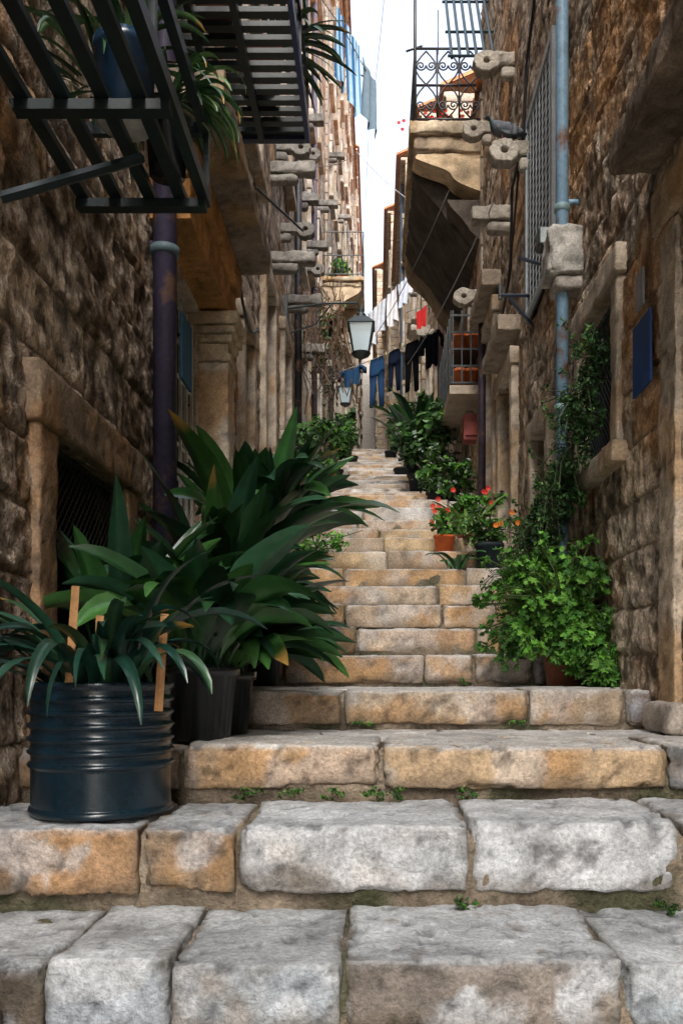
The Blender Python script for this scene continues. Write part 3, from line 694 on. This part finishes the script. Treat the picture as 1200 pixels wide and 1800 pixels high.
def clump(t,base,n,L,W,kind='asp',spread=.1,cols=ASC,azc=None,azw=math.pi,e0=(1.1,1.5),e1=(-.5,.7),tipp=.06):
    for i in range(n):
        az=R(0,2*math.pi) if azc is None else azc+random.gauss(0,azw)
        r=R(0,spread); b0=(base[0]+r*math.cos(az),base[1]+r*math.sin(az),base[2]-.03)
        c=np.array(random.choice(cols))*R(.7,1.3)
        tip=(.40,.24,.06) if random.random()<tipp else None
        blade(t,b0,az,R(*L),R(*W),R(*e0),R(*e1),kind,c,twist=R(-1.1,1.1),tip=tip,seg=12)
def pot(name,x,y,z,r,h,col,mat=None,taper=.8,parent=None):
    t=MB(); t.lathe((x,y,z),[(0,0),(r*taper,0),(r*.97,h*.86),(r*1.06,h*.87),(r*1.06,h),(r*.94,h),(r*.92,h*.9),(0,h*.88)],28,col)
    return t.build(name,mat or M_pot,parent,True)
e=empty('potted_strap_plant'); t=MB(); r=.198; H=.37; prof=[(0,0.002),(r,.0),(r*1.02,.008),(r*1.0,.02)]
for i in range(80):
    u=i/79; z=.02+u*(H-.04); rib=.010*max(0,math.sin(u*2*math.pi*9.0))**.7 if .30<u<1 else 0
    prof.append((r*.98+rib,z))
prof+=[(r*1.02,H-.015),(r*1.03,H-.005),(r*1.01,H),(r*.97,H-.003),(r*.96,H-.05),(0,H-.05)]
zb0=gz(2.5); DX,DY=-.79,2.47
t.lathe((DX,DY,zb0),prof,72,(.005,.018,.029)); t.build('ribbed_drum',M_drum,e,True)
t=MB(); 
for k in range(40):
    a=R(0,6.28);q=R(0,.17); t.lathe((DX+q*math.cos(a),DY+q*math.sin(a),zb0+H-.055),[(0,.03),(.02,.02),(.028,0)],6,(.03,.02,.012))
t.build('soil',M_mortar,e,True)
t=MB(); clump(t,(DX,DY,zb0+H-.02),46,(.38,.60),(.03,.05),'strap',.13,e0=(1.0,1.5),e1=(-1.3,.2),tipp=.1,cols=((.012,.05,.035),(.02,.07,.04),(.010,.035,.025),(.035,.09,.04)))
clump(t,(DX-.02,DY-.03,zb0+H-.02),10,(.4,.55),(.03,.04),'strap',.1,azc=-1.9,azw=.9,e0=(.8,1.2),e1=(-1.5,-.5),cols=((.013,.05,.035),(.02,.06,.04)))
t.build('strap_leaves',M_leaf,e,True)
t=MB()
for (x0,y0,x1,z1) in ((-.845,2.40,-.825,.25),(-.765,2.42,-.765,.17),(-.60,2.42,-.585,.175)):
    t.tube([(x0,y0-.06,zb0+H-.08),(x1,y0-.05,z1)],[.012,.011],4,(.42,.22,.09),flat=.35)
t.build('wood_stakes',M_wood,e)
def foliage(t,c,rad,n,size,cols,lob=True,sub=14,up=.5,seed=0):
    rr=random.Random(seed+n); cs=[]
    for i in range(sub):
        v=Vector((rr.gauss(0,1),rr.gauss(0,1),rr.gauss(0,1))).normalized()*rr.uniform(.3,1.0); cs.append((v,rr.uniform(.2,.45),rr.uniform(.55,1.3)))
    nl=9 if lob else 6
    for i in range(n):
        v,rs,br=rr.choice(cs); o=Vector((rr.gauss(0,1),rr.gauss(0,1),rr.gauss(0,1))).normalized()*rs*rr.uniform(.4,1.2)
        q=v+o; P=Vector((c[0]+q.x*rad[0],c[1]+q.y*rad[1],c[2]+q.z*rad[2]))
        N=(o.normalized()*.8+Vector((0,-.25,up))+Vector((rr.gauss(0,.4),rr.gauss(0,.4),rr.gauss(0,.4)))).normalized()
        u=N.orthogonal().normalized(); w=N.cross(u); a0=rr.uniform(0,6.28); s=size*rr.uniform(.55,1.3)
        V=[P-N*s*.12];m=nl*2 if lob else 8
        for k in range(m):
            a=2*math.pi*k/m
            if lob: r=s*(.5 if k%2==0 else .30)*(.75+.35*math.cos(a))
            else: r=s*.5*(1.0 if k in(0,4) else .42 if k in(2,6) else .6)
            V.append(P+(u*math.cos(a+a0)+w*math.sin(a+a0))*r+N*(.06*s*math.cos(3*a)))
        F=[(0,1+k,1+(k+1)%m) for k in range(m)]
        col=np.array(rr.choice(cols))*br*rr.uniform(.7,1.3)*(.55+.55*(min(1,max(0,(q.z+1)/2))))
        t.add([tuple(x) for x in V],F,col)
def stems(t,base,c,rad,n=14,col=(.05,.07,.02),r=.006):
    for i in range(n):
        q=Vector((random.gauss(0,.5),random.gauss(0,.5),R(-.2,.9))); P=(c[0]+q.x*rad[0],c[1]+q.y*rad[1],c[2]+q.z*rad[2])
        t.tube([base,((base[0]+P[0])/2+R(-.03,.03),(base[1]+P[1])/2,(base[2]+P[2])/2+.03),P],[r,r*.8,r*.4],5,col)
def asp(x,y,z,potr,poth,pc,n,L,W,extra=None,**k):
    e=empty('potted_aspidistra'); pot('plant_pot',x,y,z,potr,poth,pc,M_drum,parent=e); t=MB(); clump(t,(x,y,z+poth),n,L,W,'asp',potr*.8,**k)
    if extra: clump(t,(x,y,z+poth),*extra[0],'asp',potr*.6,**extra[1])
    t.build('broad_leaves',M_leaf,e,True)
BKP=(.010,.013,.015)
asp(-.62,3.0,gz(3.0),.135,.26,BKP,40,(.42,.66),(.09,.125),e1=(-.7,.6))
asp(-.62,3.38,gz(3.4),.14,.24,BKP,44,(.52,.74),(.095,.13),extra=((24,(.45,.62),(.09,.12)),dict(azc=-.3,azw=.7,e0=(.7,1.2),e1=(-1.0,.0))),e1=(-.6,.7))
asp(-.95,3.2,gz(3.2),.13,.30,BKP,20,(.5,.72),(.08,.11),e1=(.0,1.0))
asp(-.72,3.95,gz(3.95),.15,.32,BKP,36,(.6,.88),(.10,.13),extra=((16,(.5,.7),(.1,.12)),dict(azc=-.2,azw=.6,e0=(.7,1.2),e1=(-.9,.1))),e1=(-.6,.8))
asp(-.66,4.62,gz(4.6),.17,.60,BKP,56,(.6,1.0),(.11,.15),e1=(-.6,1.0),azc=-.3,azw=1.4)
GR=[(.06,.19,.025),(.10,.27,.03),(.04,.12,.02),(.14,.32,.05)]
DG=[(.025,.075,.02),(.045,.12,.025),(.02,.05,.015),(.08,.18,.035)]
def bush(name,base,c,rad,n,size,cols,lob=False,mat=None,sub=14,flowers=None,potspec=None):
    e=empty(name)
    if potspec: pot('plant_pot',base[0],base[1],base[2],*potspec,parent=e)
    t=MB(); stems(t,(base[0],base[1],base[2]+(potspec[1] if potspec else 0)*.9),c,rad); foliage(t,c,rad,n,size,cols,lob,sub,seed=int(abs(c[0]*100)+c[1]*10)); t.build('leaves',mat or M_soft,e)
    if flowers:
        t=MB()
        for i in range(flowers[0]):
            P=Vector((c[0]+random.gauss(0,.5)*rad[0],c[1]-abs(random.gauss(0,.5))*rad[1],c[2]+R(-.2,1)*rad[2]))
            for k in range(6):
                a=k*1.05; t.add([P,P+Vector((.02*math.cos(a),-.008,.02*math.sin(a))),P+Vector((.024*math.cos(a+.5),-.012,.024*math.sin(a+.5))),P+Vector((.02*math.cos(a+1),-.008,.02*math.sin(a+1)))],[(0,1,2,3)],flowers[1])
        t.build('flowers',M_soft,e)
    return e
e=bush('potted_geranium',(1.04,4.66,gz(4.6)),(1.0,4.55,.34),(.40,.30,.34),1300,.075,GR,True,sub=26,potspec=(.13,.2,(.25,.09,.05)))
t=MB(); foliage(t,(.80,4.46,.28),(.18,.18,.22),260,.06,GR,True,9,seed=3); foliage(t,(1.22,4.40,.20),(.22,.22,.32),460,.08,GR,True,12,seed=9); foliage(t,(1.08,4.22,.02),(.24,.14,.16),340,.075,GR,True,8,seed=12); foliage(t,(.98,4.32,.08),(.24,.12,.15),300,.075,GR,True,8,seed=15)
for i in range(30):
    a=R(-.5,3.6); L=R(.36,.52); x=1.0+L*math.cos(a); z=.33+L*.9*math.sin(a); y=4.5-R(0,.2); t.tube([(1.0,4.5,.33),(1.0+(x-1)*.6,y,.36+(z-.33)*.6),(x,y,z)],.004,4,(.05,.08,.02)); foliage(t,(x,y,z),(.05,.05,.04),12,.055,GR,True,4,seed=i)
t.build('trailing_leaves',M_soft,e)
bush('potted_geranium',(.98,5.0,gz(4.95)),(1.02,4.95,.60),(.24,.2,.14),260,.06,GR,True,potspec=(.13,.42,(.42,.06,.03)))
e=empty('wall_creeper'); t=MB(); path=[(1.10,4.32,1.62),(1.08,4.42,1.42),(1.06,4.55,1.24),(1.03,4.75,1.12),(1.01,4.9,.98),(1.02,5.0,.82),(1.0,5.2,.72),(.96,5.4,.66),(.90,5.65,.68),(1.0,5.25,1.0),(1.02,5.4,.86),(1.06,4.75,1.0)]
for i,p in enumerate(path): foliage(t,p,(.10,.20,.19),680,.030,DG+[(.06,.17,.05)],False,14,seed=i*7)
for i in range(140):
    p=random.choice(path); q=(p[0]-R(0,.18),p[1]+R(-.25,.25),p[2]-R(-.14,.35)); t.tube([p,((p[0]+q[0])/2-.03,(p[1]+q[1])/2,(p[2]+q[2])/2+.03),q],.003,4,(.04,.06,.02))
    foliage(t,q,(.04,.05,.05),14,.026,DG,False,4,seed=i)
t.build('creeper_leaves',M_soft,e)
bush('potted_flowers',(.56,6.96,gz(6.9)),(.56,6.96,1.24),(.16,.12,.13),220,.06,GR,potspec=(.085,.15,(.62,.13,.03)),flowers=(6,(.65,.07,.03)),sub=8)
bush('potted_flowers',(.88,6.62,gz(6.6)),(.9,6.62,1.17),(.24,.15,.16),380,.06,GR+DG,potspec=(.11,.2,(.015,.025,.03)),flowers=(4,(.7,.2,.03)),sub=10)
bush('potted_flowers',(.78,7.35,gz(7.3)),(.8,7.3,1.46),(.3,.15,.16),320,.07,GR,potspec=(.1,.16,(.35,.12,.06)),flowers=(10,(.6,.05,.03)),sub=10)
t=MB(); clump(t,(.75,7.0,1.2),16,(.25,.4),(.03,.05),'strap',.1,cols=((.12,.2,.04),(.08,.15,.03))); clump(t,(.62,6.55,.86),12,(.15,.28),(.04,.06),'strap',.08,e1=(-1,.2)); t.build('spiky_plant',M_leaf,None,True)
bush('leafy_shrub',(.62,11.2,gz(11)),(.62,11.0,2.95),(.38,.6,.48),900,.15,DG+[(.05,.13,.03)],mat=M_leaf,sub=20,potspec=(.2,.3,BKP))
bush('leafy_shrub',(.65,12.6,gz(12.5)),(.60,12.4,3.65),(.36,.5,.5),700,.15,DG,mat=M_leaf,sub=18,potspec=(.2,.3,BKP))
bush('leafy_shrub',(.75,9.6,gz(9.5)),(.76,9.5,2.25),(.34,.5,.33),600,.10,GR+DG,mat=M_leaf,sub=16,potspec=(.18,.2,BKP))
bush('leafy_shrub',(.55,16.5,gz(16.4)),(.6,16.4,4.7),(.35,.8,.5),500,.14,DG,sub=14,potspec=(.2,.3,BKP))
t=MB(); clump(t,(.6,11.6,3.1),30,(.6,1.0),(.10,.15),'asp',.25,e1=(-.4,1)); t.build('tall_leaf_plant',M_leaf,None,True)
bush('potted_fern',(-.50,6.7,gz(6.6)),(-.45,6.7,1.02),(.32,.3,.16),500,.05,GR,sub=12,potspec=(.12,.14,(.3,.1,.05)))
bush('potted_fern',(-.72,7.6,gz(7.5)),(-.66,7.6,1.7),(.34,.4,.28),500,.07,DG+GR,sub=12,potspec=(.14,.22,(.3,.1,.05)))
bush('leafy_shrub',(-.7,9.4,gz(9.3)),(-.70,9.4,2.35),(.32,.5,.38),500,.09,DG,sub=12,potspec=(.16,.25,(.5,.13,.04)))
bush('leafy_shrub',(-.72,12.4,gz(12.3)),(-.72,12.3,3.5),(.34,.7,.45),600,.10,DG+GR,sub=14,potspec=(.18,.25,(.5,.13,.04)))
bush('leafy_shrub',(-.8,16.4,gz(16.3)),(-.75,16.3,4.8),(.34,.7,.5),450,.12,DG,sub=14,potspec=(.18,.25,BKP))
bush('leafy_shrub',(-.7,24,gz(24)),(-.75,24,7.0),(.3,.9,.5),300,.18,DG,sub=10,potspec=(.2,.3,BKP))
bush('leafy_shrub',(.5,28,gz(28)),(.6,28,8.3),(.25,.9,.6),300,.2,DG,sub=10,potspec=(.2,.3,BKP))
e=empty('hanging_vine'); t=MB()
for i in range(70):
    x=R(-1.1,-.45); y=R(12.4,14); z=R(5.0,6.1); pts=[(x,y,z)]
    for k in range(4): x+=R(-.1,.13); z-=R(.1,.35); y+=R(-.1,.1); pts.append((x,y,z))
    t.tube(pts,.008,4,(.13,.08,.05))
foliage(t,(-.8,13.2,5.2),(.35,.7,.8),420,.07,DG+[(.16,.10,.04)],False,14); t.build('vine',M_soft,e)
e=empty('hanging_bucket_plant'); pot('bucket',-.83,2.84,1.835,.10,.26,(.015,.045,.09),M_drum,taper=.85,parent=e)
t=MB(); t.lathe((-.83,2.84,1.828),[(0,0),(.08,0),(.095,.012),(.1,.02)],24,(.45,.43,.4)); t.build('saucer',M_pot,e,True)
t=MB(); clump(t,(-.83,2.84,2.12),22,(.2,.34),(.018,.026),'strap',.07,e1=(-1.2,.2),cols=((.03,.09,.03),(.08,.16,.06))); t.build('leaves',M_leaf,e,True)
e=empty('spider_plant'); pot('pot',-.76,3.12,1.83,.08,.2,BKP,M_drum,parent=e); 
t=MB(); clump(t,(-.76,3.12,2.13),56,(.18,.36),(.014,.022),'strap',.08,azc=.3,azw=1.2,e0=(.3,1.2),e1=(-1.5,-.9),cols=((.05,.13,.04),(.11,.2,.07),(.03,.08,.03))); clump(t,(-.95,3.0,2.1),40,(.25,.45),(.014,.022),'strap',.1,e0=(.3,1.3),e1=(-1.5,-.2),cols=((.03,.09,.03),(.07,.14,.05),(.02,.05,.02))); t.build('leaves',M_leaf,e,True)
e=empty('balcony_yucca'); pot('pot',-.75,5.55,3.76,.15,.3,(.25,.09,.05),parent=e)
t=MB(); clump(t,(-.66,5.6,4.15),34,(.35,.58),(.03,.045),'strap',.08,azc=.0,azw=1.0,e0=(-.1,1.1),e1=(-1.3,-.2),cols=((.03,.07,.04),(.06,.11,.05))); t.build('leaves',M_leaf,e,True)
bush('balcony_greens',(-.9,4.9,3.76),(-.85,4.9,4.15),(.25,.45,.25),300,.07,DG,potspec=(.15,.25,(.25,.09,.05)))
bush('balcony_geraniums',(.75,9.95,6.2),(.78,9.9,6.34),(.34,.2,.09),160,.07,GR+[(.45,.12,.04)],potspec=(.12,.15,(.55,.14,.05)),flowers=(90,(.65,.04,.03)))
bush('balcony_greens',(-.7,18.6,8.56),(-.75,18.6,8.85),(.3,.3,.3),160,.12,GR,potspec=(.15,.15,(.4,.12,.05)))
for i,(x,d) in enumerate([(-.25,2.70),(-.13,2.70),(.0,2.7),(.06,2.69),(.22,2.2),(-.58,1.82),(.50,4.88),(.62,3.64),(-.4,2.7),(.1,1.79),(.75,2.2),(-.05,3.64),(.3,2.7),(-.08,1.80)]):
    z=gz(d-.1); t=MB(); foliage(t,(x,d-.015,z+.02),(.05,.02,.022),80,.014,GR+DG,False,7,seed=i); t.build('weed_tuft',M_soft)
e=empty('meter_box'); t=MB(); rblock(t,(1.02,9.9,2.75),(1.2,10.1,3.05),(.30,.07,.06),.06,.01,.001,cvar=.1); t.box((1.04,9.88,2.8),(1.18,9.898,2.95),(.35,.08,.06)); t.build('box',M_paint,e)
# ---------------------------------------------------------------- pigeon
e=empty('pigeon'); t=MB(); px,py,pz=.965,6.46,4.06
def loft(secs,n=14):
    V=[];F=[];C=[]
    for (x,z,rw,rh,c) in secs:
        for k in range(n):
            a=2*math.pi*k/n; V.append((px+x,py+rw*math.cos(a),pz+z+rh*math.sin(a))); C.append(c)
    for i in range(len(secs)-1):
        for k in range(n): F.append((i*n+k,i*n+(k+1)%n,(i+1)*n+(k+1)%n,(i+1)*n+k))
    F.append(tuple(range(n)));F.append(tuple(range((len(secs)-1)*n,len(secs)*n))); t.add(V,F,C)
G1=(.10,.11,.13);G2=(.05,.06,.075);G3=(.04,.09,.08)
loft([(.19,.035,.028,.006,G2),(.13,.05,.032,.012,G2),(.08,.065,.045,.03,G1),(.03,.075,.058,.048,G1),(-.03,.085,.06,.056,G1),(-.075,.10,.048,.05,G1),(-.095,.125,.034,.036,G3),(-.10,.15,.027,.026,G3),(-.105,.17,.025,.025,G2),(-.118,.18,.02,.02,G2),(-.135,.178,.008,.008,G2)])
for sg in (-1,1):
    V=[];n=10
    for i in range(n):
        u=i/(n-1); x=-.06+.21*u; w=.045*math.sin(math.pi*min(1,u*.9+.08))
        for q in (-1,0,1): V.append((px+x,py+sg*(.062-.02*u-.012*abs(q)),pz+.085-.03*u+w*q))
    t.add(V,gridfaces(n,3),[(.16,.17,.19) if (i//3)not in(5,7) else (.03,.03,.035) for i in range(30)])
    t.tube([(px-.01,py+sg*.02,pz+.04),(px-.012,py+sg*.02,pz-.02)],.005,5,(.3,.08,.06))
    for a in (-.5,0,.5): t.tube([(px-.012,py+sg*.02,pz-.015),(px-.035*math.cos(a)-.01,py+sg*.02+.03*math.sin(a),pz-.018)],.003,4,(.3,.08,.06))
    t.lathe((px-.118,py+sg*.019,pz+.18),[(0,.004),(.004,0),(0,-.004)],6,(.4,.12,.02))
t.tube([(px-.133,py,pz+.178),(px-.158,py,pz+.170)],[.006,.002],6,(.1,.09,.09))
t.build('pigeon_body',M_feather,e,True)
# ---------------------------------------------------------------- world, sun, camera
w=bpy.data.worlds.new('World'); scene.world=w; w.use_nodes=True; nt=w.node_tree; bg=nt.nodes['Background']
sky=nt.nodes.new('ShaderNodeTexSky'); sky.sky_type='NISHITA'; sky.sun_disc=False
el=math.radians(46); rot=math.radians(181)
sky.sun_elevation=el; sky.sun_rotation=rot; sky.dust_density=3; sky.air_density=1
hs=nt.nodes.new('ShaderNodeHueSaturation'); hs.inputs['Saturation'].default_value=.5
nt.links.new(sky.outputs[0],hs.inputs['Color']); nt.links.new(hs.outputs[0],bg.inputs['Color']); bg.inputs['Strength'].default_value=.62
sd=bpy.data.lights.new('Sun','SUN'); sd.energy=1.5; sd.angle=math.radians(18); sd.color=(1,.94,.85)
so=bpy.data.objects.new('Sun',sd); scene.collection.objects.link(so)
dirv=Vector((math.sin(rot)*math.cos(el),math.cos(rot)*math.cos(el),math.sin(el)))
so.rotation_euler=dirv.to_track_quat('Z','Y').to_euler()
cd=bpy.data.cameras.new('Camera'); co=bpy.data.objects.new('Camera',cd); scene.collection.objects.link(co)
co.location=(0,0,0); co.rotation_euler=(math.radians(90),0,0); cd.lens=30; cd.sensor_width=36; cd.sensor_fit='AUTO'
cd.shift_x=-.0333; cd.shift_y=.161; cd.clip_start=.05; cd.clip_end=1000
scene.camera=co
scene.view_settings.view_transform='Standard'; scene.view_settings.look='None'; scene.view_settings.exposure=0
